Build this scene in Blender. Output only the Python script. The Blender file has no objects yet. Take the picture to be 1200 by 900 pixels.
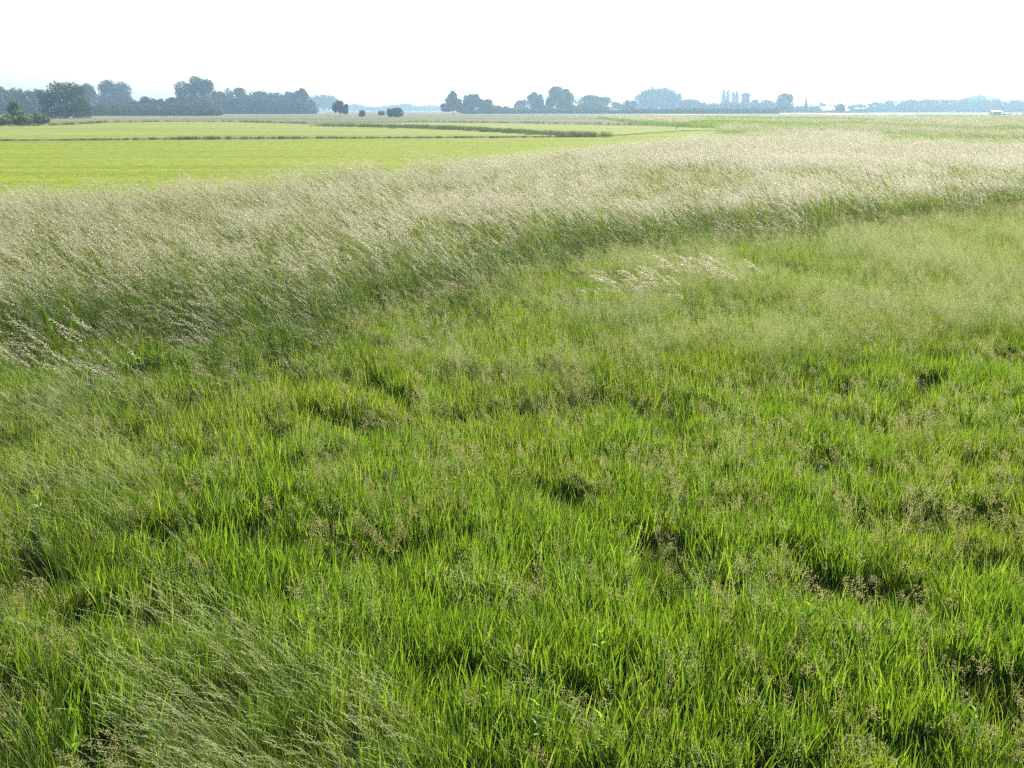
import bpy, math, random
import numpy as np
from mathutils import Vector

random.seed(7)
R = np.random.default_rng(11)
scene = bpy.context.scene
COL = scene.collection

# ------------------------------------------------------------------ camera
CAM_H = 3.0
FPX = 1167.0                       # focal length in photo pixels (1200 wide)
HORIZON = 127.5
PITCH = math.atan((450 - HORIZON) / FPX)
cam_d = bpy.data.cameras.new('camera')
cam_d.sensor_width = 36
cam_d.lens = FPX / 1200 * 36
cam_d.clip_start = 0.05
cam_d.clip_end = 20000
cam = bpy.data.objects.new('camera', cam_d)
cam.location = (0, 0, CAM_H)
cam.rotation_euler = (math.pi / 2 - PITCH, 0, 0)
COL.objects.link(cam)
scene.camera = cam

# ------------------------------------------------------------------ sky, sun, exposure
SUN_EL, SUN_AZ = math.radians(36), math.radians(30)     # ahead of the camera, to the right
w = bpy.data.worlds.new('World')
scene.world = w
w.use_nodes = True
wn = w.node_tree
for n in list(wn.nodes):
    wn.nodes.remove(n)
sky = wn.nodes.new('ShaderNodeTexSky')
sky.sky_type = 'NISHITA'
sky.sun_disc = False
sky.sun_elevation = SUN_EL
sky.sun_rotation = SUN_AZ
sky.air_density = 1.0
sky.dust_density = 2.0
sky.ozone_density = 1.0
bg = wn.nodes.new('ShaderNodeBackground')
bg.inputs['Strength'].default_value = 0.14
wo = wn.nodes.new('ShaderNodeOutputWorld')
wn.links.new(sky.outputs[0], bg.inputs['Color'])
wn.links.new(bg.outputs[0], wo.inputs['Surface'])

sun_d = bpy.data.lights.new('sun', 'SUN')
sun_d.energy = 5.0
sun_d.angle = math.radians(0.6)
sun_d.color = (1.0, 0.93, 0.80)
sun = bpy.data.objects.new('sun', sun_d)
sdir = Vector((math.sin(SUN_AZ) * math.cos(SUN_EL), math.cos(SUN_AZ) * math.cos(SUN_EL), math.sin(SUN_EL)))
sun.rotation_euler = sdir.to_track_quat('Z', 'Y').to_euler()
sun.location = (60, 90, 80)
COL.objects.link(sun)

vs = scene.view_settings
vs.view_transform = 'Standard'
vs.look = 'None'
vs.exposure = 0.9
vs.gamma = 1.0
vs.use_curve_mapping = False
cy = scene.cycles
cy.max_bounces = 4
cy.diffuse_bounces = 2
cy.glossy_bounces = 1
cy.transmission_bounces = 3
cy.volume_bounces = 0
cy.caustics_reflective = False
cy.caustics_refractive = False
cy.use_denoising = False
cy.pixel_filter_type = 'BLACKMAN_HARRIS'
cy.filter_width = 1.3
cy.use_adaptive_sampling = True
cy.adaptive_threshold = 0.02
cy.debug_use_spatial_splits = True

# ------------------------------------------------------------------ helpers
cp, sp_ = math.cos(PITCH), math.sin(PITCH)

def P(px, py, z=0.0):
    """a photograph point that lies on the level z -> its place in the world"""
    u = (450 - py) / FPX
    s = (px - 600) / FPX
    dy, dz = cp + u * sp_, -sp_ + u * cp
    t = (z - CAM_H) / dz
    return (s * t, dy * t)

def at(px, py, D):
    """world x and z of a photograph point that stands D metres away"""
    u = (450 - py) / FPX
    s = (px - 600) / FPX
    dy, dz = cp + u * sp_, -sp_ + u * cp
    t = D / dy
    return s * t, CAM_H + dz * t

def hash2(i, j, seed):
    v = np.sin(i * 127.1 + j * 311.7 + seed * 74.7) * 43758.5453
    return v - np.floor(v)

def vnoise(x, y, seed=0):
    x = np.asarray(x, float); y = np.asarray(y, float)
    i, j = np.floor(x), np.floor(y)
    f, g = x - i, y - j
    f = f * f * (3 - 2 * f); g = g * g * (3 - 2 * g)
    a = hash2(i, j, seed); b = hash2(i + 1, j, seed)
    c = hash2(i, j + 1, seed); d = hash2(i + 1, j + 1, seed)
    return (a * (1 - f) + b * f) * (1 - g) + (c * (1 - f) + d * f) * g

def fnoise(x, y, seed=0):
    return 0.55 * vnoise(x, y, seed) + 0.3 * vnoise(x * 2.1, y * 2.1, seed + 3) + 0.15 * vnoise(x * 4.3, y * 4.3, seed + 5)

def inside(x, y, poly):
    r = np.zeros(len(x), bool)
    n = len(poly)
    for k in range(n):
        x1, y1 = poly[k]; x2, y2 = poly[(k + 1) % n]
        if y1 == y2:
            continue
        c = ((y1 > y) != (y2 > y)) & (x < (x2 - x1) * (y - y1) / (y2 - y1) + x1)
        r ^= c
    return r

def link(o, parent=None):
    COL.objects.link(o)
    if parent is not None:
        o.parent = parent
    return o

def tag(o, label=None, cat=None, group=None, kind=None):
    if label: o['label'] = label
    if cat: o['category'] = cat
    if group: o['group'] = group
    if kind: o['kind'] = kind
    return o

def empty(name, loc, rz=0):
    o = bpy.data.objects.new(name, None)
    o.location = loc
    o.rotation_euler = (0, 0, rz)
    o.empty_display_size = 0.2
    return link(o)

class MB:
    """collects faces with a material slot and a tint for each face"""
    def __init__(s):
        s.v, s.f, s.m, s.t = [], [], [], []
    def face(s, pts, m=0, t=0.5):
        k = len(s.v)
        s.v += [tuple(p) for p in pts]
        s.f.append(tuple(range(k, k + len(pts)))); s.m.append(m); s.t.append(t)
    def strip(s, pts, wid, side, m=0, t=0.5):
        k = len(s.v)
        n = len(pts)
        for i in range(n):
            p = pts[i]; h = side[i] * wid[i] * 0.5
            s.v.append(tuple(p - h)); s.v.append(tuple(p + h))
        for i in range(n - 1):
            a = k + 2 * i
            s.f.append((a, a + 1, a + 3, a + 2)); s.m.append(m); s.t.append(t)
    def box(s, c, d, m=0, t=0.5):
        cx, cy_, cz = c; dx, dy, dz = d[0] / 2, d[1] / 2, d[2] / 2
        k = len(s.v)
        for x in (-dx, dx):
            for y in (-dy, dy):
                for z in (-dz, dz):
                    s.v.append((cx + x, cy_ + y, cz + z))
        for q in ((0, 1, 3, 2), (4, 6, 7, 5), (0, 4, 5, 1), (2, 3, 7, 6), (0, 2, 6, 4), (1, 5, 7, 3)):
            s.f.append(tuple(k + i for i in q)); s.m.append(m); s.t.append(t)
    def tube(s, pts, rad, n=6, m=0, t=0.5):
        k = len(s.v)
        for i, p in enumerate(pts):
            p = Vector(p)
            d = Vector(pts[min(i + 1, len(pts) - 1)]) - Vector(pts[max(i - 1, 0)])
            q = d.to_track_quat('Z', 'Y')
            for a in range(n):
                an = 2 * math.pi * a / n
                s.v.append(tuple(p + q @ Vector((math.cos(an) * rad[i], math.sin(an) * rad[i], 0))))
        for i in range(len(pts) - 1):
            for a in range(n):
                b = (a + 1) % n
                s.f.append((k + i * n + a, k + i * n + b, k + (i + 1) * n + b, k + (i + 1) * n + a)); s.m.append(m); s.t.append(t)
        s.f.append(tuple(k + a for a in range(n))[::-1]); s.m.append(m); s.t.append(t)
        e = k + (len(pts) - 1) * n
        s.f.append(tuple(e + a for a in range(n))); s.m.append(m); s.t.append(t)
    def mesh(s, name, mats, smooth=False):
        me = bpy.data.meshes.new(name)
        me.from_pydata(s.v, [], s.f)
        for m in mats:
            me.materials.append(m)
        me.polygons.foreach_set('material_index', s.m)
        a = me.attributes.new('tint', 'FLOAT', 'FACE')
        a.data.foreach_set('value', s.t)
        if smooth:
            me.polygons.foreach_set('use_smooth', [True] * len(s.f))
        me.update()
        return me
    def build(s, name, mats, parent=None, smooth=False):
        if not isinstance(mats, (list, tuple)):
            mats = [mats]
        return link(bpy.data.objects.new(name, s.mesh(name, mats, smooth)), parent)

# ------------------------------------------------------------------ materials
def new_mat(name):
    m = bpy.data.materials.new(name)
    m.use_nodes = True
    nt = m.node_tree
    for n in list(nt.nodes):
        nt.nodes.remove(n)
    return m, nt

def N(nt, typ, **kw):
    n = nt.nodes.new(typ)
    for k, v in kw.items():
        setattr(n, k, v)
    return n

def ramp(nt, stops):
    r = N(nt, 'ShaderNodeValToRGB')
    e = r.color_ramp.elements
    while len(e) < len(stops):
        e.new(0.5)
    for q, (p, c) in zip(e, stops):
        q.position = p; q.color = (*c, 1)
    return r

def leaf_mat(name, cols, tcols, trans=0.45, rough=0.45, spec=0.25, alt=None, talt=None):
    """thin leaf: each face has its own tint, and each plant its own tone (0 = cols, 1 = alt)"""
    m, nt = new_mat(name)
    L = nt.links
    at_ = N(nt, 'ShaderNodeAttribute', attribute_name='tint')
    at_.attribute_type = 'GEOMETRY'
    k = len(cols)
    st = lambda cs: [(i / max(1, len(cs) - 1), c) for i, c in enumerate(cs)]
    c1 = ramp(nt, st(cols)); L.new(at_.outputs['Fac'], c1.inputs[0])
    c2 = ramp(nt, st(tcols)); L.new(at_.outputs['Fac'], c2.inputs[0])
    o1, o2 = c1.outputs[0], c2.outputs[0]
    if alt:
        tn = N(nt, 'ShaderNodeAttribute', attribute_name='tone')
        tn.attribute_type = 'INSTANCER'
        res = []
        for o, al in ((o1, alt), (o2, talt)):
            r = ramp(nt, st(al)); L.new(at_.outputs['Fac'], r.inputs[0])
            mx = N(nt, 'ShaderNodeMix', data_type='RGBA')
            L.new(tn.outputs['Fac'], mx.inputs['Factor'])
            L.new(o, mx.inputs[6]); L.new(r.outputs[0], mx.inputs[7])
            res.append(mx.outputs[2])
        o1, o2 = res
    pr = N(nt, 'ShaderNodeBsdfPrincipled')
    pr.inputs['Roughness'].default_value = rough
    pr.inputs['Specular IOR Level'].default_value = spec
    L.new(o1, pr.inputs['Base Color'])
    tr = N(nt, 'ShaderNodeBsdfTranslucent')
    L.new(o2, tr.inputs['Color'])
    mx = N(nt, 'ShaderNodeMixShader')
    mx.inputs[0].default_value = trans
    L.new(pr.outputs[0], mx.inputs[1]); L.new(tr.outputs[0], mx.inputs[2])
    out = N(nt, 'ShaderNodeOutputMaterial')
    L.new(mx.outputs[0], out.inputs['Surface'])
    return m

def ground_mat(name, stops, scale=(1, 1, 1), nscale=0.3, detail=6, bump=0.0, rough=0.95, stops2=None, nscale2=3.0):
    m, nt = new_mat(name)
    L = nt.links
    tc = N(nt, 'ShaderNodeTexCoord')
    mp = N(nt, 'ShaderNodeMapping'); mp.inputs['Scale'].default_value = scale
    L.new(tc.outputs['Object'], mp.inputs['Vector'])
    nz = N(nt, 'ShaderNodeTexNoise'); nz.inputs['Scale'].default_value = nscale
    nz.inputs['Detail'].default_value = detail; nz.inputs['Roughness'].default_value = 0.62
    L.new(mp.outputs[0], nz.inputs['Vector'])
    r = ramp(nt, stops); L.new(nz.outputs['Fac'], r.inputs[0])
    col = r.outputs[0]
    n2 = N(nt, 'ShaderNodeTexNoise'); n2.inputs['Scale'].default_value = nscale2
    n2.inputs['Detail'].default_value = 4
    L.new(tc.outputs['Object'], n2.inputs['Vector'])
    if stops2:
        r2 = ramp(nt, stops2); L.new(n2.outputs['Fac'], r2.inputs[0])
        mx = N(nt, 'ShaderNodeMix', data_type='RGBA', blend_type='MULTIPLY')
        mx.inputs['Factor'].default_value = 1
        L.new(col, mx.inputs[6]); L.new(r2.outputs[0], mx.inputs[7])
        col = mx.outputs[2]
    pr = N(nt, 'ShaderNodeBsdfPrincipled')
    pr.inputs['Roughness'].default_value = rough
    pr.inputs['Specular IOR Level'].default_value = 0.1
    L.new(col, pr.inputs['Base Color'])
    if bump:
        b = N(nt, 'ShaderNodeBump'); b.inputs['Strength'].default_value = bump; b.inputs['Distance'].default_value = 0.2
        L.new(n2.outputs['Fac'], b.inputs['Height']); L.new(b.outputs[0], pr.inputs['Normal'])
    out = N(nt, 'ShaderNodeOutputMaterial'); L.new(pr.outputs[0], out.inputs['Surface'])
    return m

def plain_mat(name, a, b, nscale=2.0, rough=0.8):
    return ground_mat(name, [(0.3, a), (0.7, b)], nscale=nscale, rough=rough)

M = {}
# broad blades: fresh green, tone 1 = yellower / drier
M['blade'] = leaf_mat('fresh_grass_blade',
    [(0.036, 0.076, 0.012), (0.068, 0.120, 0.016), (0.11, 0.15, 0.026)],
    [(0.12, 0.25, 0.010), (0.23, 0.41, 0.015), (0.36, 0.48, 0.03)], trans=0.5, spec=0.3,
    alt=[(0.08, 0.11, 0.022), (0.125, 0.155, 0.035), (0.20, 0.19, 0.065)],
    talt=[(0.22, 0.29, 0.02), (0.34, 0.41, 0.035), (0.45, 0.43, 0.10)])
M['shaded_tallblade'] = leaf_mat('shaded_tall_grass_blade',  # greens darkened so the front face's shade is in the colour
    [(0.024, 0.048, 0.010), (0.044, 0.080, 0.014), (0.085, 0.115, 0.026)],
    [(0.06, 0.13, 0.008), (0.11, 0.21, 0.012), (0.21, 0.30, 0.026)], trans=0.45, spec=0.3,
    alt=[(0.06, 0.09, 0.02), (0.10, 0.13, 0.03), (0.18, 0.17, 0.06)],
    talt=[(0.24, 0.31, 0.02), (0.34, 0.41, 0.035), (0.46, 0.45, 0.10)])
M['stem'] = leaf_mat('grass_stem', [(0.11, 0.17, 0.04), (0.22, 0.26, 0.09)], [(0.18, 0.28, 0.04), (0.30, 0.36, 0.09)], trans=0.3,
    alt=[(0.24, 0.26, 0.10), (0.38, 0.36, 0.18)], talt=[(0.30, 0.33, 0.1), (0.42, 0.41, 0.18)])
M['panicle'] = leaf_mat('brown_seed_head', [(0.20, 0.20, 0.06), (0.30, 0.27, 0.10), (0.40, 0.33, 0.16)],
    [(0.32, 0.34, 0.08), (0.44, 0.42, 0.13), (0.54, 0.46, 0.20)], trans=0.42)
M['airy'] = leaf_mat('airy_seed_head', [(0.20, 0.26, 0.09), (0.30, 0.34, 0.15), (0.38, 0.37, 0.20)],
    [(0.34, 0.43, 0.11), (0.46, 0.52, 0.19), (0.55, 0.54, 0.27)], trans=0.45)
M['plume'] = leaf_mat('pale_plume', [(0.28, 0.26, 0.14), (0.40, 0.36, 0.21), (0.56, 0.50, 0.34)],
    [(0.37, 0.36, 0.16), (0.50, 0.46, 0.25), (0.63, 0.58, 0.38)], trans=0.45, spec=0.4, rough=0.4,
    alt=[(0.42, 0.38, 0.27), (0.58, 0.54, 0.42), (0.76, 0.72, 0.60)],
    talt=[(0.50, 0.46, 0.31), (0.66, 0.62, 0.47), (0.80, 0.77, 0.63)])
M['cream'] = leaf_mat('cream_plume', [(0.34, 0.31, 0.18), (0.50, 0.46, 0.31), (0.68, 0.63, 0.47)],
    [(0.42, 0.39, 0.20), (0.60, 0.55, 0.35), (0.76, 0.71, 0.52)], trans=0.45, spec=0.4, rough=0.4)
M['wispy'] = leaf_mat('wispy_seed_head', [(0.24, 0.32, 0.09), (0.36, 0.41, 0.15), (0.50, 0.48, 0.25)],
    [(0.36, 0.48, 0.11), (0.48, 0.57, 0.18), (0.6, 0.58, 0.28)], trans=0.4)
M['weed'] = leaf_mat('weed_leaf', [(0.08, 0.17, 0.015), (0.13, 0.23, 0.02)], [(0.25, 0.46, 0.02), (0.36, 0.55, 0.03)], trans=0.5, spec=0.4)
M['turf'] = leaf_mat('field_grass_blade', [(0.10, 0.15, 0.018), (0.145, 0.20, 0.025), (0.19, 0.22, 0.05)],
    [(0.26, 0.39, 0.015), (0.36, 0.48, 0.025), (0.44, 0.50, 0.06)], trans=0.5)
M['leaf'] = leaf_mat('tree_leaf', [(0.030, 0.052, 0.022), (0.042, 0.070, 0.028), (0.058, 0.090, 0.034)],
    [(0.05, 0.09, 0.02), (0.07, 0.12, 0.026), (0.09, 0.15, 0.032)], trans=0.25, spec=0.05, rough=0.8)
M['shrub'] = leaf_mat('shrub_leaf', [(0.05, 0.085, 0.025), (0.085, 0.13, 0.04), (0.12, 0.16, 0.055)],
    [(0.10, 0.17, 0.03), (0.14, 0.22, 0.04), (0.2, 0.27, 0.05)], trans=0.4, spec=0.2)
M['reed'] = leaf_mat('reed_leaf', [(0.06, 0.09, 0.035), (0.10, 0.13, 0.05), (0.16, 0.17, 0.08)],
    [(0.10, 0.15, 0.04), (0.15, 0.2, 0.06), (0.2, 0.22, 0.1)], trans=0.35)
M['bark'] = plain_mat('bark', (0.05, 0.04, 0.03), (0.11, 0.09, 0.07), 1.5)
M['soil'] = ground_mat('meadow_soil', [(0.3, (0.03, 0.036, 0.014)), (0.55, (0.05, 0.07, 0.02)), (0.8, (0.08, 0.08, 0.035))],
    nscale=2.0, bump=0.3)
M['wood'] = plain_mat('grey_wood', (0.10, 0.085, 0.07), (0.2, 0.17, 0.14), 6)
M['white'] = plain_mat('white_paint', (0.72, 0.72, 0.7), (0.82, 0.82, 0.8), 0.6)
M['roofdark'] = plain_mat('dark_roof_tile', (0.08, 0.06, 0.06), (0.14, 0.10, 0.09), 1.2)
M['brick'] = plain_mat('weathered_brick', (0.22, 0.15, 0.12), (0.32, 0.22, 0.17), 1.0)
M['glass'] = plain_mat('window_pane', (0.03, 0.035, 0.04), (0.05, 0.055, 0.06), 0.5, 0.1)

# ------------------------------------------------------------------ ground
def tuss(x, y):
    """tussocks (1) and hollows (0)"""
    n = fnoise(np.asarray(x) * 1.9 + 3.1, np.asarray(y) * 2.4, 21)
    return np.clip((n - 0.33) / 0.17, 0, 1)

def terrain(x, y):
    x = np.asarray(x, float); y = np.asarray(y, float)
    mound = 0.14 * (tuss(x, y) - 1) * np.clip((26 - y) / 8, 0, 1) * np.clip((20 - np.abs(x)) / 4, 0, 1) + 0.12 * (fnoise(x * 0.6, y * 0.8, 33) - 0.5) * np.clip((26 - y) / 8, 0, 1)
    return mound + base_terrain(x, y)

def base_terrain(x, y):
    fade = np.clip((75 - y) / 20, 0, 1) * np.clip((45 - np.abs(x)) / 10, 0, 1)
    return fade * (-0.10 * fnoise(x * 0.45, y * 0.45, 2)) - 0.02

nearx = np.concatenate([np.arange(-50, -12, 0.8), np.arange(-12, 12, 0.17), np.arange(12, 90.1, 0.8)])
neary = np.concatenate([np.arange(-50, 2, 1.0), np.arange(2, 20, 0.17), np.arange(20, 90.1, 0.8)])
far = np.array([120, 160, 220, 300, 450, 700, 1100, 1700, 2600.0])
gx = np.concatenate([-far[::-1], nearx, far])
gy = np.concatenate([-far[::-1][-6:], neary, far[0:]])
GX, GY = np.meshgrid(gx, gy)
GZ = terrain(GX, GY) - 0.03 * (GY < 60)
gv = np.stack([GX.ravel(), GY.ravel(), GZ.ravel()], 1)
nx_ = len(gx)
ii, jj = np.meshgrid(np.arange(len(gy) - 1), np.arange(nx_ - 1), indexing='ij')
a = (ii * nx_ + jj).ravel()
gf = np.stack([a, a + 1, a + nx_ + 1, a + nx_], 1)
me = bpy.data.meshes.new('ground'); me.from_pydata(gv.tolist(), [], gf.tolist())
# the distant pasture: tan rough grass mottled with green; soil under the near meadow
def pasture():
    m, nt = new_mat('rough_pasture')
    L = nt.links
    tc = N(nt, 'ShaderNodeTexCoord')
    mp = N(nt, 'ShaderNodeMapping'); mp.inputs['Scale'].default_value = (0.010, 0.035, 1)
    L.new(tc.outputs['Object'], mp.inputs['Vector'])
    nz = N(nt, 'ShaderNodeTexNoise'); nz.inputs['Scale'].default_value = 1.0; nz.inputs['Detail'].default_value = 5
    L.new(mp.outputs[0], nz.inputs['Vector'])
    r = ramp(nt, [(0.36, (0.11, 0.135, 0.05)), (0.5, (0.165, 0.165, 0.075)), (0.64, (0.24, 0.21, 0.11))])
    L.new(nz.outputs['Fac'], r.inputs[0])
    n2 = N(nt, 'ShaderNodeTexNoise'); n2.inputs['Scale'].default_value = 0.8; n2.inputs['Detail'].default_value = 6
    L.new(tc.outputs['Object'], n2.inputs['Vector'])
    r2 = ramp(nt, [(0.3, (0.6, 0.62, 0.55)), (0.65, (1, 1, 1))]); L.new(n2.outputs['Fac'], r2.inputs[0])
    mx = N(nt, 'ShaderNodeMix', data_type='RGBA', blend_type='MULTIPLY'); mx.inputs['Factor'].default_value = 1
    L.new(r.outputs[0], mx.inputs[6]); L.new(r2.outputs[0], mx.inputs[7])
    n3 = N(nt, 'ShaderNodeTexNoise'); n3.inputs['Scale'].default_value = 2.5; n3.inputs['Detail'].default_value = 5
    L.new(tc.outputs['Object'], n3.inputs['Vector'])
    r3 = ramp(nt, [(0.3, (0.025, 0.032, 0.012)), (0.55, (0.045, 0.06, 0.018)), (0.8, (0.07, 0.075, 0.03))])
    L.new(n3.outputs['Fac'], r3.inputs[0])
    sx = N(nt, 'ShaderNodeSeparateXYZ'); L.new(tc.outputs['Object'], sx.inputs[0])
    mr = N(nt, 'ShaderNodeMapRange'); mr.inputs[1].default_value = 55; mr.inputs[2].default_value = 80
    L.new(sx.outputs['Y'], mr.inputs[0])
    m2 = N(nt, 'ShaderNodeMix', data_type='RGBA')
    L.new(mr.outputs[0], m2.inputs['Factor']); L.new(r3.outputs[0], m2.inputs[6]); L.new(mx.outputs[2], m2.inputs[7])
    pr = N(nt, 'ShaderNodeBsdfPrincipled'); pr.inputs['Roughness'].default_value = 1; pr.inputs['Specular IOR Level'].default_value = 0.05
    L.new(m2.outputs[2], pr.inputs['Base Color'])
    out = N(nt, 'ShaderNodeOutputMaterial'); L.new(pr.outputs[0], out.inputs['Surface'])
    return m
me.materials.append(pasture())
tag(link(bpy.data.objects.new('ground', me)), kind='structure')

def sheet(name, pts, z, mat):
    m = MB(); m.face([(x, y, z) for x, y in pts])
    return tag(m.build(name, mat), kind='structure')

def zpoly(*pp, z=0.0):
    return [P(x, y, z) for x, y in pp]

M['field1'] = ground_mat('mown_field', [(0.3, (0.155, 0.20, 0.010)), (0.5, (0.19, 0.235, 0.013)), (0.7, (0.235, 0.265, 0.025))],
    scale=(0.12, 1.2, 1), nscale=0.3, stops2=[(0.3, (0.62, 0.7, 0.55)), (0.6, (1, 1, 1))], nscale2=1.6, bump=0.6)
M['field2'] = ground_mat('far_field', [(0.3, (0.16, 0.20, 0.028)), (0.5, (0.20, 0.24, 0.036)), (0.7, (0.24, 0.255, 0.055))],
    scale=(0.1, 0.6, 1), nscale=0.12, stops2=[(0.3, (0.8, 0.82, 0.75)), (0.6, (1, 1, 1))], nscale2=0.6)
M['field3'] = ground_mat('pale_strip', [(0.3, (0.24, 0.22, 0.12)), (0.7, (0.34, 0.30, 0.18))], scale=(0.1, 0.5, 1), nscale=0.2)
F1 = [(a, b - 1.5) for a, b in zpoly((-260, 214), (0, 210), (250, 203), (420, 189), (600, 177.5), (760, 163), (840, 156.5), z=1.0)] + zpoly((868, 153.5), (820, 153.2), (700, 161), (560, 162.3), (350, 163.3), (150, 164.8), (-260, 168))
F2 = zpoly((-300, 165.6), (150, 162.9), (350, 161.4), (560, 160.4), (640, 159.8), (697, 159.6), (800, 152.8), (862, 152.6), (830, 150.2), (760, 148.2), (600, 144.8), (500, 143.6), (380, 145.6), (280, 142.8), (190, 142.6), (120, 143.6), (70, 146.4), (0, 148), (-300, 150))
sheet('near_field', F1, 0.004, M['field1'])
sheet('far_field', F2, 0.008, M['field2'])
sheet('ripe_grass_strip', zpoly((100, 134.6), (260, 133.6), (380, 132.8), (380, 132.1), (260, 132.6), (100, 133.4)), 0.012, M['field3'])
sheet('pale_grass_strip', zpoly((560, 133.6), (760, 134.2), (960, 136.5), (1230, 138), (1230, 133), (960, 132.6), (760, 132.0), (560, 132.0)), 0.016, M['field3'])

# ------------------------------------------------------------------ grass plants (shared meshes)
def spine(base, L, az, th0, th1, n=6, p=1.5):
    t = np.linspace(0, 1, n)
    th = th0 + (th1 - th0) * t ** p
    thm = 0.5 * (th[1:] + th[:-1])
    ds = L / (n - 1)
    h = np.concatenate([[0], np.cumsum(np.sin(thm) * ds)])
    z = np.concatenate([[0], np.cumsum(np.cos(thm) * ds)])
    pts = np.stack([base[0] + h * math.cos(az), base[1] + h * math.sin(az), base[2] + z], 1)
    d = np.stack([np.sin(th) * math.cos(az), np.sin(th) * math.sin(az), np.cos(th)], 1)
    return pts, d

def sides(az, tw, n, tw2=None):
    an = az + math.pi / 2 + np.linspace(tw, tw if tw2 is None else tw2, n)
    return np.stack([np.cos(an), np.sin(an), np.zeros(n)], 1)

def rnd(a, b):
    return float(R.uniform(a, b))

WIND = math.pi + 0.25            # plumes blow to the left, a little towards the camera

def blade(mb, base, L, wd, az, th0, th1, m=0, t=0.5, n=6):
    pts, d = spine(base, L, az, th0, th1, n)
    tt = np.linspace(0, 1, n)
    wid = wd * np.clip(np.minimum(0.55 + 1.6 * tt, (1.02 - tt) * 2.4), 0.03, 1)
    tw = rnd(-0.9, 0.9)
    mb.strip(pts, wid, sides(az, tw, n, tw + rnd(-0.7, 0.7)), m, t)

def spikelet(mb, c, ax, l, wd, m, t):
    ax = ax / np.linalg.norm(ax)
    r = R.normal(size=3); s = np.cross(ax, r); s /= np.linalg.norm(s) + 1e-9
    mb.face([c, c + ax * l * 0.45 + s * wd / 2, c + ax * l, c + ax * l * 0.45 - s * wd / 2], m, t)

def stem(mb, base, L, az, th0, th1, wd=0.0022, m=1, t=0.5, n=8, p=2.2):
    pts, d = spine(base, L, az, th0, th1, n, p)
    tt = np.linspace(0, 1, n)
    mb.strip(pts, wd * (1 - 0.55 * tt), sides(az, rnd(-1.5, 1.5), n), m, t)
    return pts, d

def along(pts, d, s):
    k = s * (len(pts) - 1); i = min(int(k), len(pts) - 2); f = k - i
    return pts[i] * (1 - f) + pts[i + 1] * f, d[i] * (1 - f) + d[i + 1] * f

def rpos(rad):
    a, r = rnd(0, 2 * math.pi), rad * math.sqrt(rnd(0, 1))
    return np.array([r * math.cos(a), r * math.sin(a), 0.0])

SRC = {}
def source(kind, builder, count, mats):
    c = bpy.data.collections.new(kind)
    for k in range(count):
        mb = MB(); builder(mb)
        o = bpy.data.objects.new(f'{kind}_plant', mb.mesh(kind, mats))
        c.objects.link(o)
    SRC[kind] = (c, count)

def b_tuft(mb, nb=28, rad=0.10, lo=0.15, hi=0.34, w0=0.005, w1=0.0105):
    for _ in range(nb):
        p = rpos(rad); p[2] = -0.04
        az = rnd(0, 2 * math.pi) if rnd(0, 1) < 0.55 else WIND + rnd(-0.9, 0.9)
        L = rnd(lo, hi)
        dead = rnd(0, 1) < 0.05
        blade(mb, p, L, rnd(w0, w1), az, rnd(0, 0.3), rnd(0.15, 0.85) + (0.7 if rnd(0, 1) < 0.12 else 0), 0, 1.0 if dead else rnd(0, 0.8))
source('broad_tuft', b_tuft, 8, [M['blade']])
source('fine_tuft', lambda mb: b_tuft(mb, 38, 0.12, 0.18, 0.38, 0.002, 0.0045), 6, [M['blade']])

def b_panicle(mb):
    for _ in range(5):
        p = rpos(0.14)
        L = rnd(0.30, 0.50)
        az = WIND + rnd(-1.1, 1.1)
        pts, d = stem(mb, p, L, az, rnd(0, 0.15), rnd(0.25, 0.8), 0.0024, 1, rnd(0, 1))
        for q in range(2):
            blade(mb, p + np.array([0, 0, -0.03]), rnd(0.18, 0.35), rnd(0.005, 0.008), rnd(0, 6.28), rnd(0.1, 0.3), rnd(0.4, 1.0), 0, rnd(0, 0.7))
        tone = rnd(0, 0.7)
        plen = rnd(0.08, 0.14)
        ns = 7
        for k in range(ns):
            s = 1 - (plen / L) * (1 - k / (ns - 0.5))
            c, dd = along(pts, d, s)
            bl = rnd(0.022, 0.045) * (1.15 - k / ns)
            for b in range(3):
                v = R.normal(size=3); v -= dd * np.dot(v, dd); v /= np.linalg.norm(v)
                ax = v * 0.8 + dd * 0.7; ax /= np.linalg.norm(ax)
                for e in range(3):
                    cc = c + ax * bl * (0.45 + 0.3 * e) + R.normal(size=3) * 0.003
                    spikelet(mb, cc, ax + R.normal(size=3) * 0.4, rnd(0.008, 0.013), rnd(0.0038, 0.0065), 2, min(1, tone + rnd(0, 0.35)))
source('panicle_tuft', b_panicle, 6, [M['blade'], M['stem'], M['panicle']])

def b_airy(mb):
    for _ in range(7):
        p = rpos(0.2)
        L = rnd(0.42, 0.72)
        az = WIND + rnd(-1.2, 1.2)
        pts, d = stem(mb, p, L, az, rnd(0, 0.2), rnd(0.3, 0.8), 0.0018, 1, rnd(0, 1), n=6)
        for k in range(70):
            s = rnd(0.68, 1.0)
            c, dd = along(pts, d, s)
            v = R.normal(size=3); v /= np.linalg.norm(v)
            c = c + (v * 0.8 + dd * 0.4) * rnd(0.01, 0.055) * (1.35 - s)*1.9
            spikelet(mb, c, dd + v, rnd(0.006, 0.011), rnd(0.0022, 0.004), 2, rnd(0, 1))
    for _ in range(8):
        p = rpos(0.2)
        blade(mb, p, rnd(0.25, 0.45), rnd(0.003, 0.006), rnd(0, 6.28), rnd(0, 0.3), rnd(0.3, 0.9), 0, rnd(0, 0.8))
source('airy_tuft', b_airy, 5, [M['blade'], M['stem'], M['airy']])

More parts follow.
